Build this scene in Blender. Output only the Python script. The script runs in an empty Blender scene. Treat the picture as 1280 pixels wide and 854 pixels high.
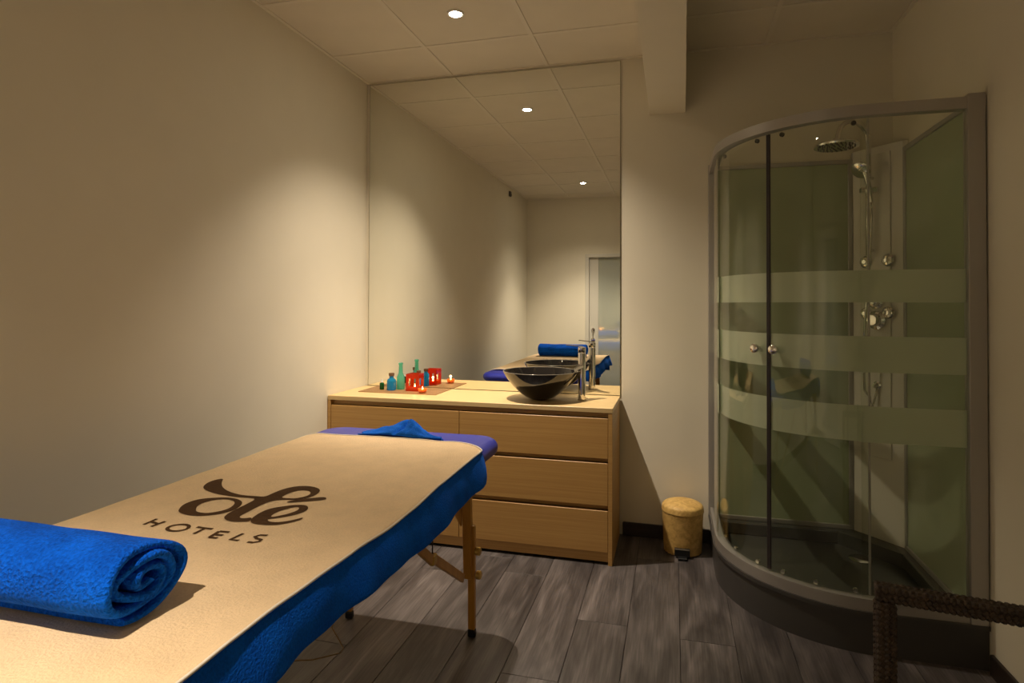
import bpy, bmesh, math, random
from mathutils import Vector, Matrix
from mathutils import noise as mnoise
random.seed(7)
PI = math.pi
S = bpy.context.scene
COL = S.collection

# ------------------------------------------------------------------ camera
cam = bpy.data.cameras.new('camera'); camo = bpy.data.objects.new('camera', cam); COL.objects.link(camo)
CX, CY, CZ = 1.8901, -3.4054, 1.2939
yaw, pitch, roll = .2532, .0137, .0035
fw = Vector((-math.sin(yaw)*math.cos(pitch), math.cos(yaw)*math.cos(pitch), math.sin(pitch)))
rt = Vector((math.cos(yaw), math.sin(yaw), 0)); up = rt.cross(fw)
rt, up = rt*math.cos(roll)+up*math.sin(roll), up*math.cos(roll)-rt*math.sin(roll)
Mx = Matrix((( rt.x, up.x, -fw.x, CX), (rt.y, up.y, -fw.y, CY), (rt.z, up.z, -fw.z, CZ), (0, 0, 0, 1)))
camo.matrix_world = Mx
cam.sensor_width = 36; cam.lens = 741.03*36/1280
cam.shift_x = -(649.7-640)/1280; cam.shift_y = (371.05-427)/1280
cam.clip_start = .02
S.camera = camo

# ------------------------------------------------------------------ world, exposure
W = bpy.data.worlds.new('world'); S.world = W; W.use_nodes = True
W.node_tree.nodes['Background'].inputs[0].default_value = (1, .8, .55, 1)
W.node_tree.nodes['Background'].inputs[1].default_value = .0
S.view_settings.view_transform = 'Standard'; S.view_settings.look = 'None'
S.view_settings.exposure = 0.0; S.view_settings.gamma = 1.0; S.view_settings.use_curve_mapping = False

H = 2.70          # ceiling height
RW = 2.979        # right wall
RY = -4.31        # rear wall
LAMPCOL = (1, .84, .65)
LAMPS = [(.8725, -.73, 125, 130), (.886, -3.375, 62, 205)]   # x, y, wide beam, hot centre
TILT = (12, 1)     # degrees: the lamp by the mirror is swivelled a little towards the mirror wall

# ------------------------------------------------------------------ helpers
def newmat(name):
    m = bpy.data.materials.new(name); m.use_nodes = True
    nt = m.node_tree; b = nt.nodes['Principled BSDF']
    return m, nt, b
def nd(nt, t, **kw):
    n = nt.nodes.new(t)
    for k, v in kw.items():
        if k in n.inputs.keys(): n.inputs[k].default_value = v
        else: setattr(n, k, v)
    return n
def coords(nt, scale=(1, 1, 1), kind='Object', rand=False):
    tc = nt.nodes.new('ShaderNodeTexCoord'); mp = nt.nodes.new('ShaderNodeMapping')
    mp.inputs['Scale'].default_value = scale
    nt.links.new(tc.outputs[kind], mp.inputs['Vector'])
    if rand:
        oi = nt.nodes.new('ShaderNodeObjectInfo'); ml = nt.nodes.new('ShaderNodeMath'); ml.operation = 'MULTIPLY'
        ml.inputs[1].default_value = 37.0
        nt.links.new(oi.outputs['Random'], ml.inputs[0]); nt.links.new(ml.outputs[0], mp.inputs['Location'])
    return mp.outputs['Vector']
def ramp(nt, fac, stops):
    r = nt.nodes.new('ShaderNodeValToRGB'); e = r.color_ramp.elements
    while len(e) < len(stops): e.new(.5)
    for i, (p, c) in enumerate(stops):
        e[i].position = p; e[i].color = (*c, 1)
    nt.links.new(fac, r.inputs[0]); return r.outputs[0]
def bump(nt, b, h, strength=.3, dist=.002):
    bp = nd(nt, 'ShaderNodeBump'); bp.inputs['Strength'].default_value = strength; bp.inputs['Distance'].default_value = dist
    nt.links.new(h, bp.inputs['Height']); nt.links.new(bp.outputs[0], b.inputs['Normal'])
def plain(name, col, rough=.5, metal=0, bs=None, bstr=.2, spec=.5, bd=.002, var=0):
    m, nt, b = newmat(name)
    b.inputs['Base Color'].default_value = (*col, 1); b.inputs['Roughness'].default_value = rough
    b.inputs['Metallic'].default_value = metal; b.inputs['Specular IOR Level'].default_value = spec
    v = coords(nt)
    n = nd(nt, 'ShaderNodeTexNoise'); n.inputs['Scale'].default_value = bs or 8; n.inputs['Detail'].default_value = 3
    nt.links.new(v, n.inputs['Vector'])
    if bs: bump(nt, b, n.outputs[0], bstr, bd)
    if var:
        n2 = nd(nt, 'ShaderNodeTexNoise'); n2.inputs['Scale'].default_value = 5; nt.links.new(v, n2.inputs['Vector'])
        c = ramp(nt, n2.outputs[0], [(.3, tuple(x*(1-var) for x in col)), (.7, tuple(min(1, x*(1+var)) for x in col))])
        nt.links.new(c, b.inputs['Base Color'])
    return m
def wood(name, c1, c2, scale, rough=.45, rand=False, bstr=.1, mix=None, detail=6):
    m, nt, b = newmat(name)
    v = coords(nt, scale, rand=rand)
    n = nd(nt, 'ShaderNodeTexNoise'); n.inputs['Scale'].default_value = 1; n.inputs['Detail'].default_value = detail; n.inputs['Roughness'].default_value = .62
    n.inputs['Distortion'].default_value = .6
    nt.links.new(v, n.inputs['Vector'])
    c = ramp(nt, n.outputs[0], [(.32, c1), (.68, c2)])
    if rand:
        oi = nt.nodes.new('ShaderNodeObjectInfo')
        hs = nt.nodes.new('ShaderNodeHueSaturation')
        mr = nd(nt, 'ShaderNodeMapRange'); mr.inputs['To Min'].default_value = .82; mr.inputs['To Max'].default_value = 1.2
        nt.links.new(oi.outputs['Random'], mr.inputs['Value']); nt.links.new(mr.outputs[0], hs.inputs['Value']); nt.links.new(c, hs.inputs['Color']); c = hs.outputs[0]
    nt.links.new(c, b.inputs['Base Color']); b.inputs['Roughness'].default_value = rough
    bump(nt, b, n.outputs[0], bstr, .001)
    return m
def terry(name, col, fine=420, strength=.9, dist=.0035, var=.18, spec=.1):
    m, nt, b = newmat(name)
    v = coords(nt)
    n = nd(nt, 'ShaderNodeTexNoise'); n.inputs['Scale'].default_value = fine; n.inputs['Detail'].default_value = 3
    n2 = nd(nt, 'ShaderNodeTexNoise'); n2.inputs['Scale'].default_value = 14; n2.inputs['Detail'].default_value = 4
    nt.links.new(v, n.inputs['Vector']); nt.links.new(v, n2.inputs['Vector'])
    ad = nt.nodes.new('ShaderNodeMath'); ad.operation = 'ADD'; nt.links.new(n.outputs[0], ad.inputs[0]); nt.links.new(n2.outputs[0], ad.inputs[1])
    hv = nt.nodes.new('ShaderNodeMath'); hv.operation = 'MULTIPLY'; hv.inputs[1].default_value = .5; nt.links.new(ad.outputs[0], hv.inputs[0])
    c = ramp(nt, hv.outputs[0], [(.35, tuple(x*(1-var) for x in col)), (.65, tuple(min(1, x*(1+var)) for x in col))])
    nt.links.new(c, b.inputs['Base Color'])
    b.inputs['Roughness'].default_value = .95; b.inputs['Specular IOR Level'].default_value = spec
    b.inputs['Sheen Weight'].default_value = .25; b.inputs['Sheen Roughness'].default_value = .4
    b.inputs['Sheen Tint'].default_value = (*[min(1, x*1.5+.05) for x in col], 1)
    bump(nt, b, n.outputs[0], strength, dist)
    return m
def schlick(nt, r0=.035):
    lw = nd(nt, 'ShaderNodeLayerWeight'); lw.inputs['Blend'].default_value = .5
    pw = nt.nodes.new('ShaderNodeMath'); pw.operation = 'POWER'; pw.inputs[1].default_value = 5
    ma = nt.nodes.new('ShaderNodeMath'); ma.operation = 'MULTIPLY_ADD'; ma.inputs[1].default_value = 1-r0; ma.inputs[2].default_value = r0
    nt.links.new(lw.outputs['Facing'], pw.inputs[0]); nt.links.new(pw.outputs[0], ma.inputs[0]); return ma.outputs[0]
def thin_glass(name, tint, rough=0.0, spec=1.0):
    m = bpy.data.materials.new(name); m.use_nodes = True; nt = m.node_tree
    nt.nodes.remove(nt.nodes['Principled BSDF']); out = nt.nodes['Material Output']
    t = nd(nt, 'ShaderNodeBsdfTransparent'); t.inputs[0].default_value = (*tint, 1)
    g = nd(nt, 'ShaderNodeBsdfGlossy'); g.inputs['Roughness'].default_value = rough; g.inputs[0].default_value = (1, 1, 1, 1)
    mx = nt.nodes.new('ShaderNodeMixShader')
    nt.links.new(schlick(nt), mx.inputs[0]); nt.links.new(t.outputs[0], mx.inputs[1]); nt.links.new(g.outputs[0], mx.inputs[2])
    nt.links.new(mx.outputs[0], out.inputs[0]); return m
def emis(name, col, st):
    m, nt, b = newmat(name); b.inputs['Base Color'].default_value = (*col, 1)
    b.inputs['Emission Color'].default_value = (*col, 1); b.inputs['Emission Strength'].default_value = st; return m

def BM(): return bmesh.new()
def box(bm, a, b, bevel=0, seg=1):
    x0, y0, z0 = a; x1, y1, z1 = b
    vs = [bm.verts.new(p) for p in ((x0,y0,z0),(x1,y0,z0),(x1,y1,z0),(x0,y1,z0),(x0,y0,z1),(x1,y0,z1),(x1,y1,z1),(x0,y1,z1))]
    fs = [bm.faces.new([vs[i] for i in f]) for f in ((0,3,2,1),(4,5,6,7),(0,1,5,4),(1,2,6,5),(2,3,7,6),(3,0,4,7))]
    if bevel:
        es = list({e for f in fs for e in f.edges})
        bmesh.ops.bevel(bm, geom=es, offset=bevel, segments=seg, affect='EDGES', profile=.5)
    return vs
def lathe(bm, prof, c=(0, 0, 0), n=32, axis=Vector((0, 0, 1)), cap=True, fn=None):
    axis = Vector(axis).normalized(); a = axis.orthogonal().normalized(); b = axis.cross(a); c = Vector(c)
    rings = []
    for r, h in prof:
        ring = []
        for i in range(n):
            t = 2*PI*i/n; rr = r if fn is None else fn(r, h, t)
            ring.append(bm.verts.new(c + axis*h + (a*math.cos(t)+b*math.sin(t))*rr))
        rings.append(ring)
    for p, q in zip(rings, rings[1:]):
        for i in range(n): bm.faces.new((p[i], p[(i+1) % n], q[(i+1) % n], q[i]))
    if cap:
        bm.faces.new(list(reversed(rings[0]))); bm.faces.new(rings[-1])
def tube(bm, pts, r, n=8, cap=True, ell=None):
    pts = [Vector(p) for p in pts]; rings = []; prev = None
    for i, p in enumerate(pts):
        d = (pts[min(i+1, len(pts)-1)] - pts[max(i-1, 0)]).normalized()
        if prev is None: a = d.orthogonal().normalized()
        else: a = (prev - d*prev.dot(d)).normalized()
        prev = a; b = d.cross(a); rr = r[i] if isinstance(r, (list, tuple)) else r
        rings.append([bm.verts.new(p + (a*math.cos(2*PI*k/n) + b*math.sin(2*PI*k/n))*rr) for k in range(n)])
    for p, q in zip(rings, rings[1:]):
        for i in range(n): bm.faces.new((p[i], p[(i+1) % n], q[(i+1) % n], q[i]))
    if cap: bm.faces.new(list(reversed(rings[0]))); bm.faces.new(rings[-1])
def beam_between(bm, p, q, w, h, upv=(0, 0, 1), bevel=.002):
    p, q = Vector(p), Vector(q); d = (q-p); L = d.length; d.normalize()
    s = d.cross(Vector(upv)).normalized(); u = s.cross(d)
    b2 = bmesh.new(); box(b2, (-w/2, 0, -h/2), (w/2, L, h/2), bevel)
    M = Matrix(((s.x, d.x, u.x, p.x), (s.y, d.y, u.y, p.y), (s.z, d.z, u.z, p.z), (0, 0, 0, 1)))
    b2.transform(M); me = bpy.data.meshes.new('tmp'); b2.to_mesh(me); bm.from_mesh(me); b2.free(); bpy.data.meshes.remove(me)
def prism(bm, poly, z0, z1):
    a = [bm.verts.new((x, y, z0)) for x, y in poly]; b = [bm.verts.new((x, y, z1)) for x, y in poly]; n = len(poly)
    bm.faces.new(list(reversed(a))); bm.faces.new(b)
    for i in range(n): bm.faces.new((a[i], a[(i+1) % n], b[(i+1) % n], b[i]))
def obj(name, bm, mat, parent=None, smooth=False, kind=None, solid=None, sub=0, label=None, angle=None):
    bmesh.ops.recalc_face_normals(bm, faces=bm.faces[:])
    if parent is not None: bm.transform(parent_world(parent).inverted())
    me = bpy.data.meshes.new(name); bm.to_mesh(me); bm.free()
    o = bpy.data.objects.new(name, me); COL.objects.link(o)
    me.materials.append(mat)
    if smooth:
        me.polygons.foreach_set('use_smooth', [True]*len(me.polygons))
        if angle: me.set_sharp_from_angle(angle=math.radians(angle))
    if parent is not None: o.parent = parent
    if kind: o['kind'] = kind
    if label: o['label'] = label
    if solid:
        md = o.modifiers.new('solid', 'SOLIDIFY'); md.thickness = solid; md.offset = 0
    if sub:
        md = o.modifiers.new('sub', 'SUBSURF'); md.levels = sub; md.render_levels = sub
    return o
def parent_world(o):
    m = Matrix.LocRotScale(o.location, o.rotation_euler, o.scale)
    return parent_world(o.parent) @ m if o.parent else m
def thing(name, label, cat, loc=(0, 0, 0), group=None):
    o = bpy.data.objects.new(name, None); COL.objects.link(o); o.location = loc; o.empty_display_size = .1
    o['label'] = label; o['category'] = cat; o['kind'] = 'thing'
    if group: o['group'] = group
    return o
def tag(o, label, cat, group=None):
    o['label'] = label; o['category'] = cat; o['kind'] = 'thing'
    if group: o['group'] = group
def struct(name, bm, mat, parent=None, **kw):
    o = obj(name, bm, mat, parent, **kw)
    o['kind'] = 'structure'
    return o

# ------------------------------------------------------------------ materials
M_wall = plain('wall_paint', (.80, .745, .61), .85, bs=90, bstr=.12, spec=.2, bd=.001, var=.012)
M_ceil = plain('ceiling_tile_board', (.78, .72, .60), .9, bs=160, bstr=.25, spec=.1, var=.02)
M_grid = plain('ceiling_grid_metal', (.80, .74, .62), .6)
def plank_mat():
    m, nt, b = newmat('dark_oak_laminate')
    v = coords(nt, (1, 1, 1), rand=True)
    def noise(sc, det, dist=0):
        mp = nt.nodes.new('ShaderNodeMapping'); mp.inputs['Scale'].default_value = sc; nt.links.new(v, mp.inputs['Vector'])
        n = nd(nt, 'ShaderNodeTexNoise'); n.inputs['Scale'].default_value = 1; n.inputs['Detail'].default_value = det; n.inputs['Distortion'].default_value = dist
        nt.links.new(mp.outputs[0], n.inputs['Vector']); return n.outputs[0]
    big = noise((9, 1.6, 5), 4, 1.2); fine = noise((150, 6, 30), 4)
    # cathedral figure: contour lines of a stretched noise
    fig = nt.nodes.new('ShaderNodeMath'); fig.operation = 'MULTIPLY'; fig.inputs[1].default_value = 42; nt.links.new(noise((5, .9, 3), 2), fig.inputs[0])
    sn = nt.nodes.new('ShaderNodeMath'); sn.operation = 'SINE'; nt.links.new(fig.outputs[0], sn.inputs[0])
    c = ramp(nt, big, [(.30, (.052, .045, .046)), (.70, (.165, .146, .144))])
    f2 = ramp(nt, fine, [(.35, (.72, .72, .72)), (.65, (1.15, 1.15, 1.15))])
    f3 = ramp(nt, sn.outputs[0], [(.0, (.80, .80, .80)), (1.0, (1.12, 1.12, 1.12))])
    def mul(a_, b_):
        x_ = nt.nodes.new('ShaderNodeMix'); x_.data_type = 'RGBA'; x_.blend_type = 'MULTIPLY'; x_.inputs[0].default_value = 1
        nt.links.new(a_, x_.inputs[6]); nt.links.new(b_, x_.inputs[7]); return x_.outputs[2]
    c = mul(mul(c, f2), f3)
    oi = nt.nodes.new('ShaderNodeObjectInfo'); hs = nt.nodes.new('ShaderNodeHueSaturation')
    mr = nd(nt, 'ShaderNodeMapRange'); mr.inputs['To Min'].default_value = .84; mr.inputs['To Max'].default_value = 1.22
    nt.links.new(oi.outputs['Random'], mr.inputs['Value']); nt.links.new(mr.outputs[0], hs.inputs['Value']); nt.links.new(c, hs.inputs['Color'])
    nt.links.new(hs.outputs[0], b.inputs['Base Color']); b.inputs['Roughness'].default_value = .42
    bump(nt, b, fine, .2, .001); return m
M_plank = plank_mat()
M_under = plain('floor_underlay', (.02, .018, .016), .9)
M_skirt = wood('dark_wenge', (.022, .015, .012), (.045, .03, .024), (3, 3, 40), .4)
M_oak = wood('pale_oak_veneer', (.50, .275, .085), (.60, .36, .12), (1.6, 3, 130), .42, bstr=.05)
M_oak_top = wood('pale_oak_top', (.68, .48, .22), (.76, .56, .28), (1.6, 110, 60), .38, bstr=.04)
M_leg = wood('orange_beech', (.50, .23, .035), (.62, .31, .055), (30, 30, 3), .35)
M_vinyl = plain('blue_vinyl', (.020, .030, .38), .42, bs=60, bstr=.06, var=.05)
M_beige = terry('beige_terry', (.87, .65, .41), 210, .6, .004, .07)
M_bluet = terry('blue_terry', (.002, .11, .78), 170, 1.0, .008, .40)
M_blues = terry('blue_skirt_fabric', (.003, .135, .92), 230, .6, .003, .25)
M_bluec = terry('blue_face_towel_cloth', (.008, .12, .62), 300, .9, .004, .3)
M_pipe = plain('cream_piping', (.88, .80, .68), .8, bs=300, bstr=.3)
M_print = terry('brown_print', (.085, .045, .020), 300, .5, .002, .1)
M_mirror = plain('mirror_silver', (.86, .87, .83), .0, 1)
M_medge = plain('mirror_edge', (.16, .15, .10), .3, .3)
M_chrome = plain('chrome', (.75, .73, .70), .08, 1)
M_alu = plain('satin_aluminium', (.44, .42, .40), .38, .55, bs=200, bstr=.03)
M_seal = plain('dark_rubber_seal', (.035, .028, .03), .5)
M_tray = plain('grey_shower_tray', (.062, .058, .056), .42, bs=70, bstr=.04)
M_trayin = plain('tray_basin', (.055, .055, .046), .35)
M_glass = thin_glass('clear_glass', (.95, .965, .93))
M_gpanel = plain('green_back_glass', (.36, .41, .26), .16, var=.04)
M_column = plain('column_panel', (.72, .68, .60), .3)
M_black = plain('black_plastic', (.012, .012, .013), .35)
M_brass = plain('brass_knob', (.62, .40, .10), .3, .4)
M_wire = plain('tan_cable', (.35, .22, .10), .5)
M_wicker = wood('wicker_cane', (.56, .33, .09), (.85, .58, .20), (40, 40, 40), .55, bstr=.3)
M_bamboo = wood('bamboo_mat', (.24, .125, .045), (.40, .23, .09), (4, 180, 10), .55, bstr=.3)
M_cork = plain('cork', (.13, .07, .03), .9, bs=200, bstr=.4)
M_white = plain('white_plastic', (.8, .78, .72), .4)
M_label = plain('green_label', (.03, .22, .03), .5)
M_frame = plain('door_frame_paint', (.66, .63, .55), .5)
M_dglass = plain('door_mirror_glass', (.62, .66, .60), .05, .45)
M_bowl = plain('black_ceramic', (.010, .009, .009), .025, spec=.75)
M_bowlrim = plain('bowl_rim', (.30, .27, .22), .15, .3)
M_wax = plain('candle_wax', (.85, .75, .6), .5)
M_flame = emis('candle_flame', (1, .55, .16), 22)
M_lens = emis('downlight_lens', (1, .88, .66), 130)
M_grey = plain('sensor_grey', (.12, .11, .10), .5)
M_steel = plain('basket_steel', (.45, .42, .36), .25, .9)
def colglass(name, col, rough=.03):
    m = bpy.data.materials.new(name); m.use_nodes = True; nt = m.node_tree
    nt.nodes.remove(nt.nodes['Principled BSDF']); out = nt.nodes['Material Output']
    t = nd(nt, 'ShaderNodeBsdfTransparent'); t.inputs[0].default_value = (*col, 1)
    tr = nd(nt, 'ShaderNodeBsdfTranslucent'); tr.inputs[0].default_value = (*col, 1)
    df = nd(nt, 'ShaderNodeBsdfDiffuse'); df.inputs[0].default_value = (*col, 1)
    g = nd(nt, 'ShaderNodeBsdfGlossy'); g.inputs['Roughness'].default_value = rough
    a = nt.nodes.new('ShaderNodeMixShader'); a.inputs[0].default_value = .45
    c = nt.nodes.new('ShaderNodeMixShader'); c.inputs[0].default_value = .45
    b = nt.nodes.new('ShaderNodeMixShader')
    nt.links.new(tr.outputs[0], c.inputs[1]); nt.links.new(df.outputs[0], c.inputs[2])
    nt.links.new(t.outputs[0], a.inputs[1]); nt.links.new(c.outputs[0], a.inputs[2])
    nt.links.new(schlick(nt), b.inputs[0]); nt.links.new(a.outputs[0], b.inputs[1]); nt.links.new(g.outputs[0], b.inputs[2])
    nt.links.new(b.outputs[0], out.inputs[0]); return m
M_blueg = colglass('blue_bottle_glass', (.05, .50, .86))
M_tealg = colglass('teal_bottle_glass', (.30, .78, .62))
M_greeng = colglass('green_bottle_glass', (.03, .25, .05))
M_redg = colglass('red_holder_glass', (.78, .11, .012))
M_amberg = colglass('votive_glass', (.95, .45, .18))
M_frost = None
def frost():
    m = bpy.data.materials.new('frosted_band'); m.use_nodes = True; nt = m.node_tree
    nt.nodes.remove(nt.nodes['Principled BSDF']); out = nt.nodes['Material Output']
    t = nd(nt, 'ShaderNodeBsdfTransparent'); t.inputs[0].default_value = (.8, .82, .75, 1)
    df = nd(nt, 'ShaderNodeBsdfDiffuse'); df.inputs[0].default_value = (.88, .92, .80, 1)
    tr = nd(nt, 'ShaderNodeBsdfTranslucent'); tr.inputs[0].default_value = (.8, .84, .72, 1)
    c = nt.nodes.new('ShaderNodeMixShader'); c.inputs[0].default_value = .5
    a = nt.nodes.new('ShaderNodeMixShader'); a.inputs[0].default_value = .93
    nt.links.new(df.outputs[0], c.inputs[1]); nt.links.new(tr.outputs[0], c.inputs[2])
    nt.links.new(t.outputs[0], a.inputs[1]); nt.links.new(c.outputs[0], a.inputs[2]); nt.links.new(a.outputs[0], out.inputs[0]); return m
M_frost = frost()

# ================================================================== STRUCTURE
T = .1
# floor: underlay + planks
bm = BM(); box(bm, (-T, RY-T, -.06), (RW+T, T, -.009)); floor = struct('floor', bm, M_under)
PW = .2043; x = 1.303-PW*7
forced = {1.5073: -.965, 1.9159: -1.005, 1.303: -1.385, 1.7116: -.30, 2.1202: -1.9, 1.0987: -.62}
mesh_cache = {}
def plank(x0, x1, y0, y1):
    g = .0007; w, l = round(x1-x0-2*g, 4), round(y1-y0-2*g, 4)
    key = (w, l)
    if key not in mesh_cache:
        b = BM(); box(b, (-w/2, -l/2, -.009), (w/2, l/2, 0))
        es = [e for e in b.edges if all(abs(v.co.z) < 1e-6 for v in e.verts)]
        bmesh.ops.bevel(b, geom=es, offset=.0012, segments=1, affect='EDGES')
        me = bpy.data.meshes.new('plank'); b.to_mesh(me); b.free(); me.materials.append(M_plank); mesh_cache[key] = me
    o = bpy.data.objects.new('plank', mesh_cache[key]); COL.objects.link(o)
    o.location = ((x0+x1)/2, (y0+y1)/2, 0); o.parent = floor
k = 0
while x < RW:
    x0, x1 = max(x, 0), min(x+PW, RW)
    if x1-x0 > .01:
        L = 1.28; base = None
        for fx, fy in forced.items():
            if abs(fx-x) < .02: base = fy
        if base is None: base = -random.uniform(0, L)
        y = base
        while y < 0: y += L
        y1 = 0.0; y0 = y-L
        while y1 > RY+.01:
            plank(x0, x1, max(y0, RY), y1); y1 = y0; y0 -= L
    x += PW; k += 1
# walls
bm = BM(); box(bm, (-T, RY-T, 0), (0, T, H+.1)); struct('wall_left', bm, M_wall)
bm = BM(); box(bm, (0, 0, 0), (RW, T, H+.1)); struct('wall_back', bm, M_wall)
bm = BM(); box(bm, (RW, RY-T, 0), (RW+T, T, H+.1)); struct('wall_right', bm, M_wall)
DX0, DX1, DZ = .781, 1.70, 1.958
bm = BM()
box(bm, (0, RY-T, 0), (DX0, RY, H+.1)); box(bm, (DX1, RY-T, 0), (RW, RY, H+.1)); box(bm, (DX0, RY-T, DZ), (DX1, RY, H+.1))
struct('wall_rear', bm, M_wall)
# ceiling: backing slab, tiles and grid
bm = BM(); box(bm, (-T, RY-T, H+.02), (RW+T, T, H+.08)); ceiling = struct('ceiling', bm, M_under)
gx = [0]+[.574+.6*i for i in range(5) if .574+.6*i < RW-.05]+[RW]
gy = [0]+[-.418-.6*i for i in range(8) if -.418-.6*i > RY+.05]+[RY]
tc = {}
holes = [(l[0], l[1]) for l in LAMPS]
for i in range(len(gx)-1):
    for j in range(len(gy)-1):
        w, l = round(gx[i+1]-gx[i]-.018, 4), round(gy[j]-gy[j+1]-.018, 4)
        if (w, l) not in tc:
            b = BM(); box(b, (-w/2, -l/2, .003), (w/2, l/2, .015), .001)
            me = bpy.data.meshes.new('ceiling_tile'); b.to_mesh(me); b.free(); me.materials.append(M_ceil); tc[(w, l)] = me
        o = bpy.data.objects.new('ceiling_tile', tc[(w, l)]); COL.objects.link(o); o.parent = ceiling
        o.location = ((gx[i]+gx[i+1])/2, (gy[j]+gy[j+1])/2, H)
for X in gx[1:-1]:
    bm = BM(); box(bm, (X-.011, RY, H-.0015), (X+.011, 0, H+.02)); obj('grid_bar', bm, M_grid, ceiling)
for Y in gy[1:-1]:
    bm = BM(); box(bm, (0, Y-.011, H-.0005), (RW, Y+.011, H+.0195)); obj('grid_bar', bm, M_grid, ceiling)
for a, b in (((0, RY, H-.002), (.018, 0, H+.02)), ((RW-.018, RY, H-.002), (RW, 0, H+.02)), ((0, -.018, H-.0025), (RW, 0, H+.02)), ((0, RY, H-.0025), (RW, RY+.018, H+.02))):
    bm = BM(); box(bm, a, b); obj('edge_angle', bm, M_grid, ceiling)
# dropped beam from the back wall towards the viewer
bm = BM(); prism(bm, [(1.762, 0), (1.762, -3.2), (1.905, -3.2), (1.957, 0)], 2.366, H-.003); struct('ceiling_beam', bm, M_wall)
# baseboards
HB = .074
bm = BM(); box(bm, (1.615, -.014, 0), (2.085, 0, HB), .003); struct('baseboard_back', bm, M_skirt)
bm = BM(); box(bm, (0, RY, 0), (.014, -.45, HB), .003); struct('baseboard_left', bm, M_skirt)
bm = BM(); box(bm, (RW-.014, RY, 0), (RW, -.96, HB), .003); struct('baseboard_right', bm, M_skirt)
bm = BM(); box(bm, (.014, RY, 0), (DX0-.01, RY+.014, HB), .003); box(bm, (DX1+.01, RY, 0), (RW-.014, RY+.014, HB), .003); struct('baseboard_rear', bm, M_skirt)
# thin plaster strip in the corner beside the mirror
# rear door (seen in the mirror)
door = bpy.data.objects.new('door_1', None); COL.objects.link(door); door['kind'] = 'structure'; door.location = (DX0, RY, 0)
bm = BM(); box(bm, (DX0, RY-.08, 0), (DX0+.05, RY+.015, DZ-.045), .003); box(bm, (DX1-.05, RY-.08, 0), (DX1, RY+.015, DZ-.045), .003)
box(bm, (DX0, RY-.08, DZ-.045), (DX1, RY+.015, DZ), .003); obj('door_frame', bm, M_frame, door)
bm = BM(); box(bm, (DX0+.052, RY-.06, .005), (DX0+.168, RY-.02, DZ-.047), .002); box(bm, (DX1-.12, RY-.06, .005), (DX1-.052, RY-.02, DZ-.047), .002)
box(bm, (DX0+.168, RY-.06, .005), (DX1-.12, RY-.02, .12), .002); obj('door_leaf', bm, M_frame, door)
bm = BM(); box(bm, (DX0+.168, RY-.05, .12), (DX1-.12, RY-.03, DZ-.048)); obj('glass_pane', bm, M_dglass, door)
hd = BM(); hx = DX0+.10
lathe(hd, [(.022, 0), (.022, .012), (.01, .016), (.01, .04)], (hx, RY-.02, .975), 20, (0, 1, 0))
lathe(hd, [(.026, 0), (.026, .012), (.008, .014)], (hx, RY-.02, .845), 20, (0, 1, 0))
tube(hd, [(hx, RY+.02, .975), (hx, RY+.02, .90), (hx, RY+.005, .85)], .006)
obj('door_handle', hd, M_chrome, door, smooth=True, angle=40)

# ================================================================== DOWNLIGHTS
for i, (lx, ly, E1, E2) in enumerate(LAMPS):
    t = thing('ceiling_downlight', ['small round recessed downlight glowing in the ceiling between mirror wall and massage table',
              'small round recessed downlight over the near end of the massage table, seen in the mirror'][i], 'ceiling light', (lx, ly, H-.004), 'recessed ceiling downlights')
    bm = BM(); lathe(bm, [(.030, .003), (.030, -.003), (.040, -.003), (.041, .004), (.030, .003)], (lx, ly, H-.001), 32, cap=False); obj('trim_ring', bm, M_white, t, smooth=True, angle=40)
    bm = BM(); lathe(bm, [(.029, 0), (.029, .003)], (lx, ly, H-.0045), 32); obj('lens', bm, M_lens, t)
    for E, cone in ((E1, 112), (E2, (74, 84)[i])):
        ld = bpy.data.lights.new('downlight_lamp', 'SPOT'); ld.energy = E; ld.color = LAMPCOL; ld.shadow_soft_size = .018
        ld.spot_size = math.radians(cone); ld.spot_blend = 1.0
        lo = bpy.data.objects.new('downlight_lamp', ld); COL.objects.link(lo); lo.parent = t; lo.location = (0, 0, -.02); lo.rotation_euler = (math.radians((TILT[0], -5)[i]), math.radians(TILT[1]), 0)

# ================================================================== MIRROR
t = thing('wall_mirror', 'tall frameless wall mirror above the oak chest reaching the ceiling', 'mirror', (.8, -.004, .79))
bm = BM(); box(bm, (.022, -.007, .783), (1.600, -.001, H-.012)); obj('mirror_backing', bm, M_medge, t)
bm = BM(); box(bm, (.0235, -.0078, .784), (1.5985, -.0071, H-.0135)); obj('mirror_glass', bm, M_mirror, t)

# ================================================================== DRESSER
DR = thing('chest_of_drawers', 'wide pale oak six-drawer chest under the tall mirror', 'chest of drawers', (.8, -.2, 0))
DY = -.432
bm = BM(); box(bm, (.004, DY, .756), (1.600, -.009, .780), .0015); obj('top_board', bm, M_oak_top, DR)
bm = BM(); box(bm, (1.578, DY+.001, 0), (1.598, -.015, .7555), .001); obj('side_panel', bm, M_oak, DR)
bm = BM(); box(bm, (.002, DY+.001, 0), (.022, -.015, .7555), .001); obj('side_panel', bm, M_oak, DR)
bm = BM(); box(bm, (.0225, -.03, .03), (1.5775, -.016, .755)); obj('back_panel', bm, M_oak, DR)
bm = BM(); box(bm, (.0225, DY+.016, .012), (1.5775, DY+.034, .062), .001); obj('plinth', bm, M_oak, DR)
bm = BM(); box(bm, (.782, DY+.06, .06), (.798, -.031, .755)); obj('centre_divider', bm, M_oak, DR)
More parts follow.
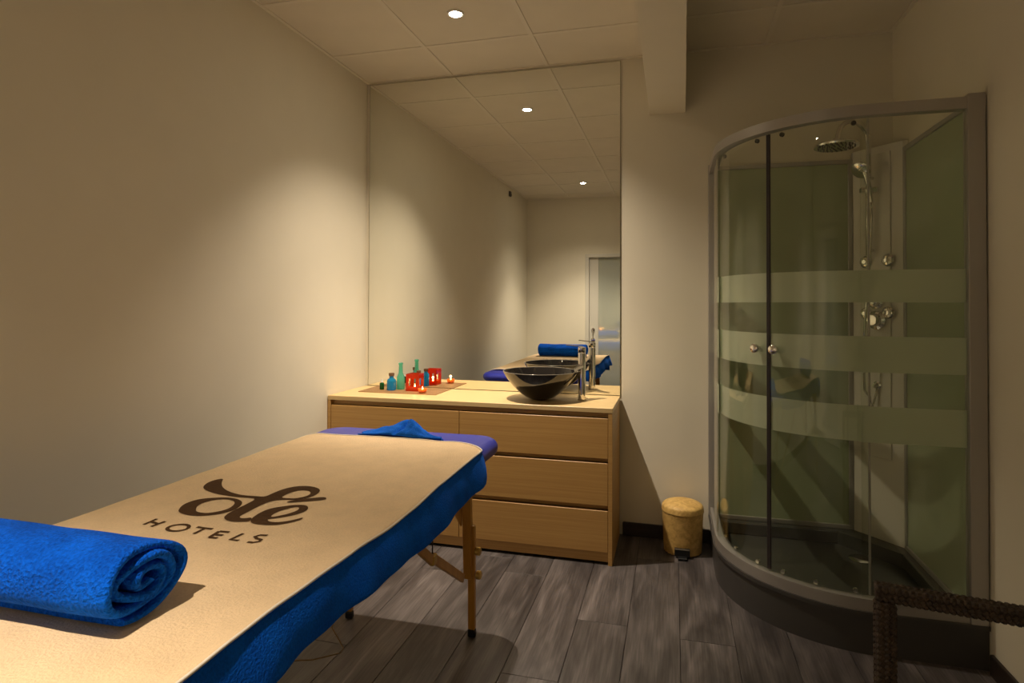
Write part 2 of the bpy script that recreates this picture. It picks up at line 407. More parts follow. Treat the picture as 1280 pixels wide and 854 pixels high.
for cxi, (xa, xb) in enumerate(((.0245, .7885), (.7915, 1.576))):
    for zi, (za, zb) in enumerate(((.064, .269), (.294, .505), (.528, .728))):
        bm = BM(); n = 10   # front with a soft scooped upper edge
        box(bm, (xa, DY+.002, za), (xb, DY+.020, zb), .0015)
        box(bm, (xa+.02, DY+.021, za+.01), (xb-.02, -.06, zb-.03))
        obj('drawer', bm, M_oak, DR)
# dark recesses behind the grip gaps
for za, zb in ((.270, .293), (.506, .527), (.729, .755)):
    bm = BM(); box(bm, (.0235, DY+.03, za), (1.577, DY+.036, zb)); obj('rail', bm, M_skirt if 0 else M_oak, DR)

# ================================================================== SINK + FAUCET
bc = (1.19, -.245, .7805)
bm = BM()
prof = [(.04, .0), (.056, .005), (.082, .017), (.114, .040), (.150, .075), (.182, .115), (.2035, .152), (.2045, .155), (.199, .155), (.176, .115), (.143, .078), (.107, .045), (.076, .024), (.045, .012), (.02, .011)]
lathe(bm, prof, bc, 64)
sink = obj('vessel_sink', bm, M_bowl, None, smooth=True, angle=60)
tag(sink, 'glossy black round vessel basin standing on the oak chest top', 'sink')
bm = BM(); lathe(bm, [(.1985, .1545), (.2015, .1565), (.205, .1545), (.2015, .1535), (.1985, .1545)], bc, 64, cap=False); obj('rim', bm, M_bowlrim, sink, smooth=True)
bm = BM(); lathe(bm, [(.02, 0), (.02, .004), (.014, .006)], (bc[0], bc[1], bc[2]+.011), 24); obj('drain', bm, M_chrome, sink, smooth=True, angle=40)
fx, fy = 1.413, -.215
FA = thing('basin_faucet', 'tall chrome single-lever basin faucet behind the black bowl', 'faucet', (fx, fy, .78))
bm = BM(); lathe(bm, [(.024, 0), (.024, .004), (.0205, .006), (.0205, .255)], (fx, fy, .7802), 32); obj('body', bm, M_chrome, FA, smooth=True, angle=40)
bm = BM(); lathe(bm, [(.0195, .257), (.021, .259), (.021, .284), (.019, .286)], (fx, fy, .7802), 32); obj('cap', bm, M_chrome, FA, smooth=True, angle=40)
bm = BM(); beam_between(bm, (fx+.008, fy-.004, 1.070), (fx-.085, fy-.02, 1.078), .014, .005); obj('lever', bm, M_chrome, FA)
bm = BM(); tube(bm, [(fx, fy-.015, .962), (fx-.02, fy-.055, .955), (fx-.035, fy-.09, .945)], .0105, 16); obj('spout', bm, M_chrome, FA, smooth=True, angle=40)

# ================================================================== MAT, BOTTLES, CANDLES
ZT = .7803
bm = BM()
n = 46
for i in range(n):
    y0 = -.268 + i*.248/n
    box(bm, (.10, y0, ZT), (.588, y0+.248/n-.0008, ZT+.0035))
mat_o = obj('placemat', bm, M_bamboo); tag(mat_o, 'brown slatted bamboo mat under the bottles and candle holders', 'mat')
ZM = ZT+.0037
def bottle(name, label, c, prof, matg, cap=None, capm=None, group='small glass bottles on the mat'):
    t = thing(name, label, 'bottle', (c[0], c[1], ZM), group)
    bm = BM(); lathe(bm, prof, (c[0], c[1], ZM), 28); obj('glass_body', bm, matg, t, smooth=True, angle=50)
    if cap:
        bm = BM(); lathe(bm, cap, (c[0], c[1], ZM), 20); obj('stopper', bm, capm, t, smooth=True, angle=40)
    return t
bottle('cork_bottle', 'squat blue glass bottle with a cork stopper, left of the red holders', (.268, -.175),
       [(.022, 0), (.027, .004), (.027, .055), (.024, .064), (.013, .072), (.013, .084)], M_blueg, [(.016, .0845), (.017, .098), (.0155, .102)], M_cork)
bottle('long_neck_bottle', 'tall pale teal glass bottle with a long neck, open', (.302, -.122),
       [(.022, 0), (.024, .004), (.024, .07), (.018, .085), (.0125, .100), (.0110, .145), (.0135, .150), (.0135, .158), (.009, .160)], M_tealg)
bottle('cork_bottle', 'slim blue corked bottle standing behind the red cube holder', (.392, -.062),
       [(.017, 0), (.020, .004), (.020, .075), (.011, .085), (.011, .092)], M_blueg, [(.013, .0925), (.014, .107), (.012, .109)], M_cork)
bottle('dropper_bottle', 'tiny green bottle with a white cap, leftmost on the mat', (.200, -.165),
       [(.012, 0), (.0135, .002), (.0135, .036), (.011, .040), (.006, .042)], M_greeng, [(.008, .0425), (.008, .050), (.005, .052), (.005, .062)], M_white)
# red cube candle holder
cc = (.405, -.145); hs = .040; ch = .100
t = thing('cube_candle_holder', 'square red glass candle holder with a clear square window', 'candle holder', (cc[0], cc[1], ZM))
bm = BM(); z0 = ZM; w = .022
def ring_face(bm, ax, s):
    # square face with a square hole, thickness .004
    o = s*hs
    def bx(a0, a1, zz0, zz1):
        if ax == 'y': box(bm, (cc[0]+a0, cc[1]+min(o, o-s*.004), z0+zz0), (cc[0]+a1, cc[1]+max(o, o-s*.004), z0+zz1))
        else: box(bm, (cc[0]+min(o, o-s*.004), cc[1]+a0, z0+zz0), (cc[0]+max(o, o-s*.004), cc[1]+a1, z0+zz1))
    e = hs if ax == 'y' else hs-.0045
    bx(-e, e, .0, .028); bx(-e, e, .074, ch); bx(-e, -w, .0281, .0739); bx(w, e, .0281, .0739)
ring_face(bm, 'y', -1); ring_face(bm, 'y', 1); ring_face(bm, 'x', -1); ring_face(bm, 'x', 1)
obj('glass_shell', bm, M_redg, t)
bm = BM(); box(bm, (cc[0]-.0355, cc[1]-.0355, z0), (cc[0]+.0355, cc[1]+.0355, z0+.004)); obj('base', bm, M_redg, t)
def candle(c, z, label):
    t = thing('tealight', label, 'candle', (c[0], c[1], z), 'lit tealights on the chest')
    bm = BM(); lathe(bm, [(.017, 0), (.0185, .001), (.0185, .012), (.0175, .012), (.0175, .010)], (c[0], c[1], z), 24); obj('cup', bm, M_steel, t, smooth=True, angle=40)
    bm = BM(); lathe(bm, [(.017, .0101), (.017, .0105), (.001, .0100)], (c[0], c[1], z), 24); obj('wax', bm, M_wax, t)
    bm = BM(); lathe(bm, [(.0004, .0108), (.0036, .015), (.0042, .019), (.0025, .026), (.0003, .034)], (c[0], c[1], z), 12); obj('flame', bm, M_flame, t, smooth=True)
    ld = bpy.data.lights.new('flame_light', 'POINT'); ld.energy = .06; ld.color = (1, .5, .16); ld.shadow_soft_size = .006
    lo = bpy.data.objects.new('flame_light', ld); COL.objects.link(lo); lo.parent = t; lo.location = (0, 0, .040)
    return t
candle((cc[0], cc[1]), z0+.0045, 'lit tealight burning inside the red cube holder')
vc = (.492, -.232)
t = thing('votive_glass', 'low round amber glass votive in front of the red cube holder', 'candle holder', (vc[0], vc[1], ZM))
bm = BM(); lathe(bm, [(.016, 0), (.020, .002), (.025, .020), (.0265, .027), (.0255, .027), (.0235, .020), (.0195, .0045), (.001, .004)], (vc[0], vc[1], ZM), 28); obj('glass_bowl', bm, M_amberg, t, smooth=True, angle=50)
candle(vc, ZM+.0047, 'lit tealight burning in the low amber votive glass')

# ================================================================== MASSAGE TABLE
TX0, TX1, TY0, TY1, TZ = .42, 1.214, -2.96, -1.045, .757
MT = thing('massage_table', 'portable massage table with blue vinyl padding and orange wooden legs', 'massage table', (.82, -2.0, 0))
def rounded_rect(x0, x1, y0, y1, r, n=10):
    p = []
    for (cx, cy, a0) in ((x1-r, y1-r, 0), (x0+r, y1-r, 90), (x0+r, y0+r, 180), (x1-r, y0+r, 270)):
        for i in range(n+1):
            a = math.radians(a0+90*i/n); p.append((cx+r*math.cos(a), cy+r*math.sin(a)))
    return p
def slab(bm, x0, x1, y0, y1, z0, z1, r, edge):
    # rounded-rectangle pad with rolled edges
    secs = []
    m = 8
    for i in range(m+1):
        a = -PI/2 + PI*i/m
        secs.append((edge*(1-math.cos(a)), (z0+z1)/2+(z1-z0)/2*math.sin(a)))
    rings = []
    for ins, z in secs:
        rings.append([bm.verts.new((x, y, z)) for x, y in rounded_rect(x0+ins, x1-ins, y0+ins, y1-ins, max(r-ins, .01))])
    n = len(rings[0])
    for p, q in zip(rings, rings[1:]):
        for i in range(n): bm.faces.new((p[i], p[(i+1) % n], q[(i+1) % n], q[i]))
    bm.faces.new(list(reversed(rings[0]))); bm.faces.new(rings[-1])
bm = BM(); slab(bm, TX0, TX1, TY0, TY1, .690, TZ, .10, .036); obj('padded_top', bm, M_vinyl, MT, smooth=True, angle=60)
bm = BM(); box(bm, (TX0+.06, TY0+.06, .672), (TX1-.06, TY1-.06, .689), .003); obj('underframe', bm, M_leg, MT)
def table_leg(x, y, xt, yt, sgn):
    bm = BM(); beam_between(bm, (xt, yt, .672), (x+.004, y-(y-yt)*.30, .235), .034, .028, (0, 1, 0), .003); up_ = obj('leg', bm, M_leg, MT)
    bm = BM(); beam_between(bm, (x+.022*1, y-(y-yt)*.55+.0, .445), (x+.012, y, .030), .028, .020, (0, 1, 0), .003); obj('leg_extension', bm, M_leg, up_)
    bm = BM(); beam_between(bm, (x+.012, y, .029), (x+.012, y+.001*sgn, .0005), .030, .024, (0, 1, 0), .003); obj('rubber_foot', bm, M_black, up_)
    for z in (.25, .345):
        f = (z-.03)/.415; yy = y-(y-yt)*.55*f
        b2 = BM(); lathe(b2, [(.014, 0), (.016, .004), (.016, .016), (.012, .02)], (x+.036, yy, z), 14, (1, 0, 0)); obj('knob', b2, M_brass, up_, smooth=True, angle=40)
for (sgn, yf, yt) in ((1, -1.195, -1.262), (-1, -2.90, -2.86)):
    table_leg(1.118, yf, 1.128, yt, sgn)
    table_leg(.585, yf, .575, yt, sgn)
    # arched cross panel between the leg pair
    bm = BM(); nn = 24; xs = [.596+(1.108-.596)*i/nn for i in range(nn+1)]
    top = [(x, .671) for x in xs]; bot = [(x, .60 - .15*abs((x-.852)/.256)**3.2) for x in xs]
    va = []; vb = []
    for (x, z1), (_, z0_) in zip(top, bot):
        yy = yt+.002; va.append((bm.verts.new((x, yy-.007, z0_)), bm.verts.new((x, yy-.007, z1)))); vb.append((bm.verts.new((x, yy+.007, z0_)), bm.verts.new((x, yy+.007, z1))))
    for i in range(nn):
        bm.faces.new((va[i][0], va[i+1][0], va[i+1][1], va[i][1])); bm.faces.new((vb[i][0], vb[i][1], vb[i+1][1], vb[i+1][0]))
        bm.faces.new((va[i][0], vb[i][0], vb[i+1][0], va[i+1][0])); bm.faces.new((va[i][1], va[i+1][1], vb[i+1][1], vb[i][1]))
    bm.faces.new((va[0][0], va[0][1], vb[0][1], vb[0][0])); bm.faces.new((va[-1][0], vb[-1][0], vb[-1][1], va[-1][1]))
    obj('cross_panel', bm, M_leg, MT)
    for xx in (1.128, .590):
        d = -sgn*(1 if sgn > 0 else .72)
        ya = yt+.05*sgn; 
        bm = BM(); beam_between(bm, (xx, yt+d*.035, .270), (xx, yt+d*.31, .455), .014, .030, (0, 0, 1), .002); br = obj('brace', bm, M_leg, MT)
        bm = BM(); beam_between(bm, (xx, yt+d*.335, .462), (xx, yt+d*.60, .668), .014, .030, (0, 0, 1), .002); obj('brace_arm', bm, M_leg, br)
        bm = BM(); box(bm, (xx-.010, yt+d*.322-.016, .442), (xx+.010, yt+d*.322+.016, .476), .004); obj('hinge', bm, M_brass, br)
bm = BM(); tube(bm, [(1.128, -1.600, .668), (1.130, -1.592, .60), (1.128, -1.586, .53), (1.128, -1.590, .478)], .0022, 6); obj('support_cable', bm, M_seal, MT, smooth=True)
bm = BM()
wp = [(1.0, -1.86, .671), (1.0, -1.90, .55), (1.0, -1.935, .46), (1.0, -1.973, .422), (1.0, -1.937, .37), (1.0, -1.915, .335), (1.0, -1.93, .330), (1.0, -1.984, .353), (1.0, -2.064, .388), (1.0, -2.156, .439), (1.0, -2.30, .55), (1.0, -2.38, .671)]
tube(bm, wp, .0018, 6); obj('loose_cable', bm, M_wire, MT, smooth=True)

# ------------------------------------------------------------------ fitted cover: beige top, cream piping, blue skirt
CV = thing('table_cover', 'beige fleece cover with cream piping and blue hanging sides on the massage table', 'blanket', (.82, -2.0, .76))
def far_y(x):
    if x < 1.06: return -1.270 + .004*math.sin(x*9)
    t = min(1, (x-1.06)/.174); return -1.270 - .17*(1-math.sqrt(max(0, 1-t**2.2)))
NEAR = -2.965
EZ = [(-1.1, .766), (-1.3, .770), (-1.475, .776), (-1.785, .771), (-1.99, .761), (-2.10, .760), (-2.275, .770), (-2.43, .775), (-2.55, .779), (-2.63, .778), (-2.73, .775), (-2.97, .765)]
EB = [(-1.1, .676), (-1.35, .668), (-1.506, .662), (-1.979, .649), (-2.185, .660), (-2.374, .673), (-2.478, .677), (-2.559, .671), (-2.70, .660), (-2.97, .65)]
def edge_z(y, EZ=EZ):
    for (a, za), (b, zb) in zip(EZ, EZ[1:]):
        if y >= b:
            t = (a-y)/(a-b); t = min(1, max(0, t)); t = t*t*(3-2*t); return za+(zb-za)*t
    return EZ[-1][1]
def cz(x, y):
    z = TZ+.009
    z += .0022*mnoise.noise(Vector((x*7, y*4.5, 1.3))) + .0016*mnoise.noise(Vector((x*17, y*13, 5)))
    e = max(0, (x-1.16)/.074); z += (edge_z(y)-z)*min(1, e)**2.2
    e = max(0, (.50-x)/.11); z -= .034*e**2
    e = max(0, (NEAR+.10-y)/.10); z -= .03*e**2
    return z
XL, XR = .392, 1.234
NU, NV = 90, 170
bm = BM(); g = []
for i in range(NU+1):
    u = i/NU; x = XL+(XR-XL)*(1-(1-u)**1.0)
    fy_ = far_y(x)
    if x < XL+.10: fy_ -= .10*(1-math.sqrt(max(0, 1-((XL+.10-x)/.10)**2)))
    col = []
    for j in range(NV+1):
        v = j/NV; y = fy_+(NEAR-fy_)*v
        col.append(bm.verts.new((x, y, cz(x, y))))
    g.append(col)
for i in range(NU):
    for j in range(NV): bm.faces.new((g[i][j], g[i+1][j], g[i+1][j+1], g[i][j+1]))
edge_r = [v.co.copy() for v in g[NU]]
far_e = [g[i][0].co.copy() for i in range(NU+1)]
left_e = [v.co.copy() for v in g[0]]
near_e = [g[i][NV].co.copy() for i in range(NU+1)]
obj('top_panel', bm, M_beige, CV, smooth=True, solid=.004)
path = far_e[2:] + edge_r[1:]
bm = BM(); tube(bm, [p+Vector((.0035, .0015, .0022)) for p in path], .0030, 8); obj('piping', bm, M_pipe, CV, smooth=True)
bm = BM(); tube(bm, [p+Vector((-.001, 0, 0)) for p in left_e], .0032, 8); obj('piping', bm, M_pipe, CV, smooth=True)
def skirt(edge, side, start=0):
    bm = BM(); rows = 14; vs = []
    n = len(edge)
    for k, p in enumerate(edge):
        y = p.y; col = []
        f = k/(n-1)
        drop = .094 + .036*f + .003*math.sin(y*4.0)
        if side > 0: drop = p.z-.003-edge_z(y, EB)-.009-.002*math.sin(y*11)
        if k < 6: drop *= .85+.025*k
        for r in range(rows+1):
            q = r/rows
            xo = (.004*math.sin(y*17+q*1.5)+.002*math.sin(y*41))*q + .010*math.sin(q*PI*.6) + .014*q
            col.append(bm.verts.new((p.x+side*(xo+.002), p.y - (.012*q if k < 6 else 0), p.z-.003-drop*q)))
        vs.append(col)
    for a, b in zip(vs, vs[1:]):
        for r in range(rows): bm.faces.new((a[r], b[r], b[r+1], a[r+1]))
    return obj('side_skirt', bm, M_blues, CV, smooth=True, solid=.005)
# right skirt starts where the edge turns down the long side
st = [p for p in far_e if p.x > 1.175] + edge_r[1:]
skirt(st, 1); skirt(left_e, -1)
bm = BM(); vs = []
for p in near_e:
    vs.append([bm.verts.new((p.x, p.y-.006*math.sin(q/8*PI)-.002+.006*math.sin(p.x*30)*q/8, p.z-.003-.13*q/8)) for q in range(9)])
for a, b in zip(vs, vs[1:]):
    for r in range(8): bm.faces.new((a[r], b[r], b[r+1], a[r+1]))
obj('side_skirt', bm, M_blues, CV, smooth=True, solid=.005)

# printed lettering on the cover
swoosh = [(0.589,-1.988),(0.566,-1.944),(0.566,-1.915),(0.581,-1.894),(0.601,-1.925),(0.628,-1.956),(0.657,-1.98),(0.689,-1.998),(0.721,-2.006),(0.758,-2.011),(0.791,-2.01),(0.813,-2.008),(0.815,-1.976),(0.819,-1.94),(0.83,-1.913),(0.856,-1.897),(0.89,-1.894),(0.919,-1.909),(0.934,-1.935),(0.936,-1.963),(0.927,-1.992),(0.9,-2.011),(0.872,-2.016),(0.851,-2.031),(0.849,-2.073),(0.851,-2.124),(0.853,-2.154),(0.864,-2.164),(0.876,-2.162),(0.888,-2.151),(0.903,-2.176),(0.889,-2.183),(0.863,-2.191),(0.84,-2.186),(0.82,-2.169),(0.808,-2.136),(0.807,-2.099),(0.805,-2.054),(0.800,-2.028),(0.78,-2.0255),(0.752,-2.026),(0.722,-2.026),(0.678,-2.024),(0.633,-2.008)]
loop_hole = [(0.857,-2.001),(0.856,-1.97),(0.865,-1.941),(0.884,-1.929),(0.905,-1.934),(0.917,-1.953),(0.916,-1.975),(0.901,-1.995),(0.879,-2.002)]
o_out = [(0.671,-2.154),(0.652,-2.123),(0.648,-2.091),(0.659,-2.064),(0.691,-2.046),(0.725,-2.036),(0.756,-2.041),(0.782,-2.058),(0.798,-2.079),(0.806,-2.107),(0.803,-2.135),(0.789,-2.158),(0.762,-2.176),(0.732,-2.18),(0.704,-2.176),(0.682,-2.166)]
o_in = [(0.713,-2.143),(0.695,-2.119),(0.689,-2.09),(0.697,-2.066),(0.72,-2.051),(0.745,-2.052),(0.766,-2.066),(0.781,-2.088),(0.788,-2.116),(0.78,-2.139),(0.761,-2.156),(0.741,-2.158),(0.725,-2.154)]
e_out = [(0.902,-2.176),(0.89,-2.153),(0.884,-2.121),(0.887,-2.086),(0.903,-2.063),(0.931,-2.046),(0.962,-2.042),(0.98,-2.054),(0.99,-2.076),(0.985,-2.1),(0.969,-2.123),(0.95,-2.14),(0.932,-2.152),(0.942,-2.163),(0.959,-2.166),(0.982,-2.156),(1.0,-2.137),(1.009,-2.119),(1.016,-2.133),(1.004,-2.156),(0.985,-2.174),(0.963,-2.185),(0.934,-2.188),(0.914,-2.185)]
e_in = [(0.93,-2.14),(0.921,-2.116),(0.923,-2.089),(0.936,-2.069),(0.948,-2.058),(0.961,-2.065),(0.967,-2.082),(0.96,-2.103),(0.947,-2.122)]
acc = [(0.895,-2.03),(0.902,-2.014),(0.919,-1.997),(0.948,-1.979),(0.969,-1.969),(0.982,-1.975),(0.987,-1.987),(0.964,-2.004),(0.93,-2.021),(0.904,-2.032)]
strokes = [[(0.674,-2.222),(0.674,-2.26)],[(0.706,-2.229),(0.702,-2.266)],[(0.673,-2.24),(0.704,-2.248)],[(0.807,-2.239),(0.852,-2.241)],[(0.831,-2.24),(0.831,-2.275)],[(0.876,-2.247),(0.879,-2.281)],[(0.876,-2.247),(0.9,-2.243)],[(0.878,-2.265),(0.899,-2.262)],[(0.879,-2.281),(0.899,-2.279)],[(0.937,-2.242),(0.934,-2.28),(0.956,-2.28)],
 [(0.998,-2.238),(0.981,-2.24),(0.975,-2.251),(0.986,-2.259),(1.001,-2.263),(1.004,-2.273),(0.994,-2.281),(0.98,-2.281)],
 [(0.788,-2.243),(0.792,-2.25),(0.793,-2.257),(0.789,-2.264),(0.783,-2.269),(0.774,-2.272),(0.764,-2.272),(0.754,-2.269),(0.746,-2.264),(0.742,-2.257),(0.741,-2.249),(0.744,-2.242),(0.751,-2.237),(0.76,-2.234),(0.77,-2.234),(0.78,-2.237),(0.788,-2.243)]]
def smooth_loop(p, it=2):
    for _ in range(it):
        q = []
        for i in range(len(p)):
            a, b = p[i], p[(i+1) % len(p)]
            q += [(a[0]*.75+b[0]*.25, a[1]*.75+b[1]*.25), (a[0]*.25+b[0]*.75, a[1]*.25+b[1]*.75)]
        p = q
    return p
def printed(name, loops):
    bm = BM(); es = []
    for lp in loops:
        vs = [bm.verts.new((x, y, 0)) for x, y in smooth_loop(lp, 2)]
        es += [bm.edges.new((vs[i], vs[(i+1) % len(vs)])) for i in range(len(vs))]
    bmesh.ops.triangle_fill(bm, use_beauty=True, use_dissolve=False, edges=es)
    finish_print(name, bm)
def finish_print(name, bm):
    for _ in range(3):
        le = [e for e in bm.edges if e.calc_length() > .014]
        if le: bmesh.ops.subdivide_edges(bm, edges=le, cuts=1); bmesh.ops.triangulate(bm, faces=bm.faces[:])
    for v in bm.verts: v.co.z = cz(v.co.x, v.co.y)+.0031
    o = obj(name, bm, M_print, CV)
    return o
printed('printed_letter', [o_out, o_in]); printed('printed_letter', [swoosh, loop_hole]); printed('printed_letter', [e_out, e_in]); printed('printed_accent', [acc])
def stroke_ribbon(bm, pts, w):
    pts = [Vector((x, y, 0)) for x, y in pts]; L = []; R = []
    closed = (pts[0]-pts[-1]).length < 1e-6
    for i, p in enumerate(pts):
        a = pts[i-1] if i > 0 else (pts[-2] if closed else p); b = pts[i+1] if i < len(pts)-1 else (pts[1] if closed else p)
        d = (b-a).normalized(); nrm = Vector((-d.y, d.x, 0))*w
        L.append(bm.verts.new(p+nrm)); R.append(bm.verts.new(p-nrm))
    for i in range(len(pts)-1): bm.faces.new((L[i], L[i+1], R[i+1], R[i]))
for idx in ((0, 1, 2), (11,), (3, 4), (5, 6, 7, 8), (9,), (10,)):
    bm = BM()
    for k in idx: stroke_ribbon(bm, strokes[k], .0043)
    finish_print('printed_letter', bm)

# ------------------------------------------------------------------ rolled towel
def towel_roll():
    yc, zb = -2.606, TZ+.0115; RYy, RZ = .102, .066
    turns = 3.2; n = 150; th = .0165
    # centre line spiral from outside in (squashed)
    def pt(s):  # s 0..1
        a = -1.9 + s*turns*2*PI
        k = 1 - s*.88
        ry, rz = (RYy-th*.5)*k, (RZ-th*.5)*k
        wob = 1+.05*math.sin(3*a+s*9)
        return Vector((0, math.cos(a)*ry*wob + .010*s, math.sin(a)*rz*wob - .002*s))
    cen = [pt(i/n) for i in range(n+1)]
    zmin = min(c.z for c in cen)-th/2
    def section(x, shrink):
        pl, mi = [], []
        for i, c in enumerate(cen):
            d = (cen[min(i+1, n)]-cen[max(i-1, 0)]).normalized(); nr = Vector((0, -d.z, d.y))
            if nr.dot(c) < 0 and i < n*.9: nr = -nr
            h = th*.5*shrink*(.93)
            if i < 8: h *= .75+.03*i
            dx = .010*mnoise.noise(Vector((i*.05, 3.3, 1)))+.005*math.sin(i*.21)
            amp = .0028*mnoise.noise(Vector((x*9, i*.12, 2.0)))+.004*mnoise.noise(Vector((x*3, i*.05, 7.0)))
            k = 1+amp/.06 if i < n*.36 else 1
            base = Vector((x+dx*(1 if x > .9 else .3), yc, zb-zmin))
            c2 = Vector((0, c.y*k, c.z*(k if c.z > 0 else 1)))
            pl.append(base+c2+nr*h); mi.append(base+c2-nr*h)
        return pl, mi
    xs = [.56+i*.465/28 for i in range(29)]
    sec = [(.555, .55)]+[(x, 1) for x in xs]+[(1.032, .93), (1.038, .75), (1.041, .45)]
    bm = BM(); R = []
    for x, s in sec:
        pl, mi = section(x, s); R.append([bm.verts.new(p) for p in pl]+[bm.verts.new(p) for p in reversed(mi)])
    m = len(R[0])
    for a, b in zip(R, R[1:]):
        for i in range(m): bm.faces.new((a[i], a[(i+1) % m], b[(i+1) % m], b[i]))
    N = n+1
    for r in (R[0], R[-1]):
        for i in range(n): bm.faces.new((r[i], r[i+1], r[m-2-i], r[m-1-i]))
    return bm
o = obj('rolled_towel', towel_roll(), M_bluet, None, smooth=True, angle=70); tag(o, 'thick blue towel rolled up on the near end of the beige cover', 'towel')

# ------------------------------------------------------------------ crumpled small towel on the blue vinyl
def crumple():
    bm = BM(); NX, NY = 60, 40; g = []
    for i in range(NX+1):
        c = []
        u = i/NX
        for j in range(NY+1):
            v = j/NY
            x = .655+.35*u + .015*math.sin(v*4+1)+.01*mnoise.noise(Vector((u*4, v*4, 0)))
            y = -1.262+.165*v*(.55+.45*math.sin(PI*min(1, u*1.1+.05))) + .012*math.sin(u*6)+.02*u*(1-v)
            # two soft humps with a deep crease between them
            hump = .047*math.exp(-((u-.58)/(.30 if u < .58 else .22))**2) + .013*math.exp(-((u-.60-.12*v)/.07)**2)*math.sin(PI*v)
            crease = .040*math.exp(-((u-.43-.24*v)/.028)**2)*max(0, 1-v)**.6 + .012*math.exp(-((u-.56-.3*v)/.02)**2)*max(0, 1-v)
            fold = .005*math.sin(u*19+v*7)*math.sin(PI*v)+.005*mnoise.noise(Vector((u*7, v*5, 3)))
            env = (math.sin(PI*min(max(v, .0), 1))**.55)*(math.sin(PI*u)**.4)
            z = TZ+.004+env*max(.004, hump-crease+.012+fold)
            z += .013*max(0, 1-v*6) * 1.0
            c.append(bm.verts.new((x, y, z)))
        g.append(c)
    for i in range(NX):
        for j in range(NY): bm.faces.new((g[i][j], g[i+1][j], g[i+1][j+1], g[i][j+1]))
    return bm
o = obj('face_towel', crumple(), M_bluec, None, smooth=True, solid=.005); tag(o, 'small crumpled blue towel on the bare blue vinyl end of the massage table', 'towel')

# ------------------------------------------------------------------ steel basket with folded towel, near end (seen in the mirror)
bkx, bky = .83, -2.80
t = thing('steel_basket', 'low round steel basket holding a folded blue towel, seen in the mirror', 'basket', (bkx, bky, TZ+.012))
bm = BM()
for z, r in ((.004, .06), (.02, .068), (.036, .073)):
    tube(bm, [(bkx+r*math.cos(a*PI/16), bky+r*math.sin(a*PI/16), TZ+.012+z) for a in range(33)], .003, 8, cap=False)
for a in range(16):
    th = a*PI/8; tube(bm, [(bkx+.06*math.cos(th), bky+.06*math.sin(th), TZ+.016), (bkx+.073*math.cos(th), bky+.073*math.sin(th), TZ+.048)], .002, 6)
lathe(bm, [(.060, 0), (.060, .004)], (bkx, bky, TZ+.0125), 28)
obj('wire_frame', bm, M_steel, t, smooth=True)
bm = BM(); slab(bm, bkx-.055, bkx+.055, bky-.042, bky+.042, TZ+.018, TZ+.052, .02, .015); slab(bm, bkx-.055, bkx+.055, bky-.042, bky+.042, TZ+.053, TZ+.085, .02, .015)
o = obj('folded_towel', bm, M_bluet, None, smooth=True, angle=60); tag(o, 'small folded blue towel lying in the steel basket', 'towel')

# ================================================================== WICKER BIN
bx_, by_ = 1.938, -.140
BN = thing('pedal_bin', 'honey-coloured wicker pedal bin with domed lid against the back wall', 'bin', (bx_, by_, 0))
bm = BM(); prof = [(.085, .004)]
nz = 40
for i in range(nz+1):
    z = .004+.205*i/nz; r = .094+.008*i/nz; prof.append((r, z))
def weave(r, h, t):
    row = int(round((h-.004)/(.205/nz)))
    return r + .0032*math.sin(24*t)*(1 if row % 2 else -1) + .0012
lathe(bm, prof+[(.09, .209)], (bx_, by_, 0), 144, fn=weave); obj('body', bm, M_wicker, BN, smooth=True)
bm = BM(); pr = [(.098, .2095), (.1065, .2105), (.1085, .216), (.1065, .222), (.107, .228), (.105, .236)]
for i in range(1, 15):
    a = i/14; pr.append((.105*math.cos(a*PI/2*.98), .236+.030*math.sin(a*PI/2)))
lathe(bm, pr, (bx_, by_, 0), 96, fn=lambda r, h, t: r*(1+.008*math.sin(30*t)*(1 if int(h*500) % 2 else -1))); obj('lid', bm, M_wicker, BN, smooth=True)
bm = BM(); box(bm, (bx_-.041, by_-.112, .010), (bx_+.035, by_-.090, .048), .003); box(bm, (bx_-.026, by_-.140, .004), (bx_+.022, by_-.105, .014), .003)
obj('pedal', bm, M_black, BN)
bm = BM(); box(bm, (bx_-.040, by_-.1145, .044), (bx_+.034, by_-.1122, .050), .0006); obj('pedal_trim', bm, M_steel, BN)

# ================================================================== SHOWER
SX0, SX1, FY = 2.080, RW-.002, -.940
AC, AR = (2.630, -.390), .550
SH = thing('shower_enclosure', 'quadrant corner shower cabin with curved glass doors and green back panels', 'shower', (2.5, -.45, 0))
def arc_pts(r, a0, a1, n): return [(AC[0]+r*math.cos(math.radians(a0+(a1-a0)*i/n)), AC[1]+r*math.sin(math.radians(a0+(a1-a0)*i/n))) for i in range(n+1)]
def outline(off, wall=.002):
    p = [(SX0+off, -wall)] + arc_pts(AR-off, 180, 270, 40) + [(SX1-wall+.002, FY+off)]
    return p
# tray skirt (solid) + raised rim
def band(bm, off0, off1, z0, z1):
    a, b = outline(off0), outline(off1)
    n = len(a); V = [[bm.verts.new((*a[i], z0)), bm.verts.new((*a[i], z1)), bm.verts.new((*b[i], z1)), bm.verts.new((*b[i], z0))] for i in range(n)]
    for p, q in zip(V, V[1:]):
        for k in range(4): bm.faces.new((p[k], p[(k+1) % 4], q[(k+1) % 4], q[k]))
    bm.faces.new(V[0]); bm.faces.new(list(reversed(V[-1])))
bm = BM(); band(bm, .006, .06, 0, .150); band(bm, -.004, .062, .145, .160); obj('tray', bm, M_tray, SH, smooth=True, angle=30)
bm = BM(); inner = outline(.058)
prism(bm, inner+[(SX1, -.002)], .05, .085)
obj('tray_basin', bm, M_trayin, SH)
bm = BM(); box(bm, (SX0+.06, -.07, .0855), (2.80, -.002, .15), .006)
box(bm, (2.915, FY+.062, .0855), (SX1, -.20, .15), .006)
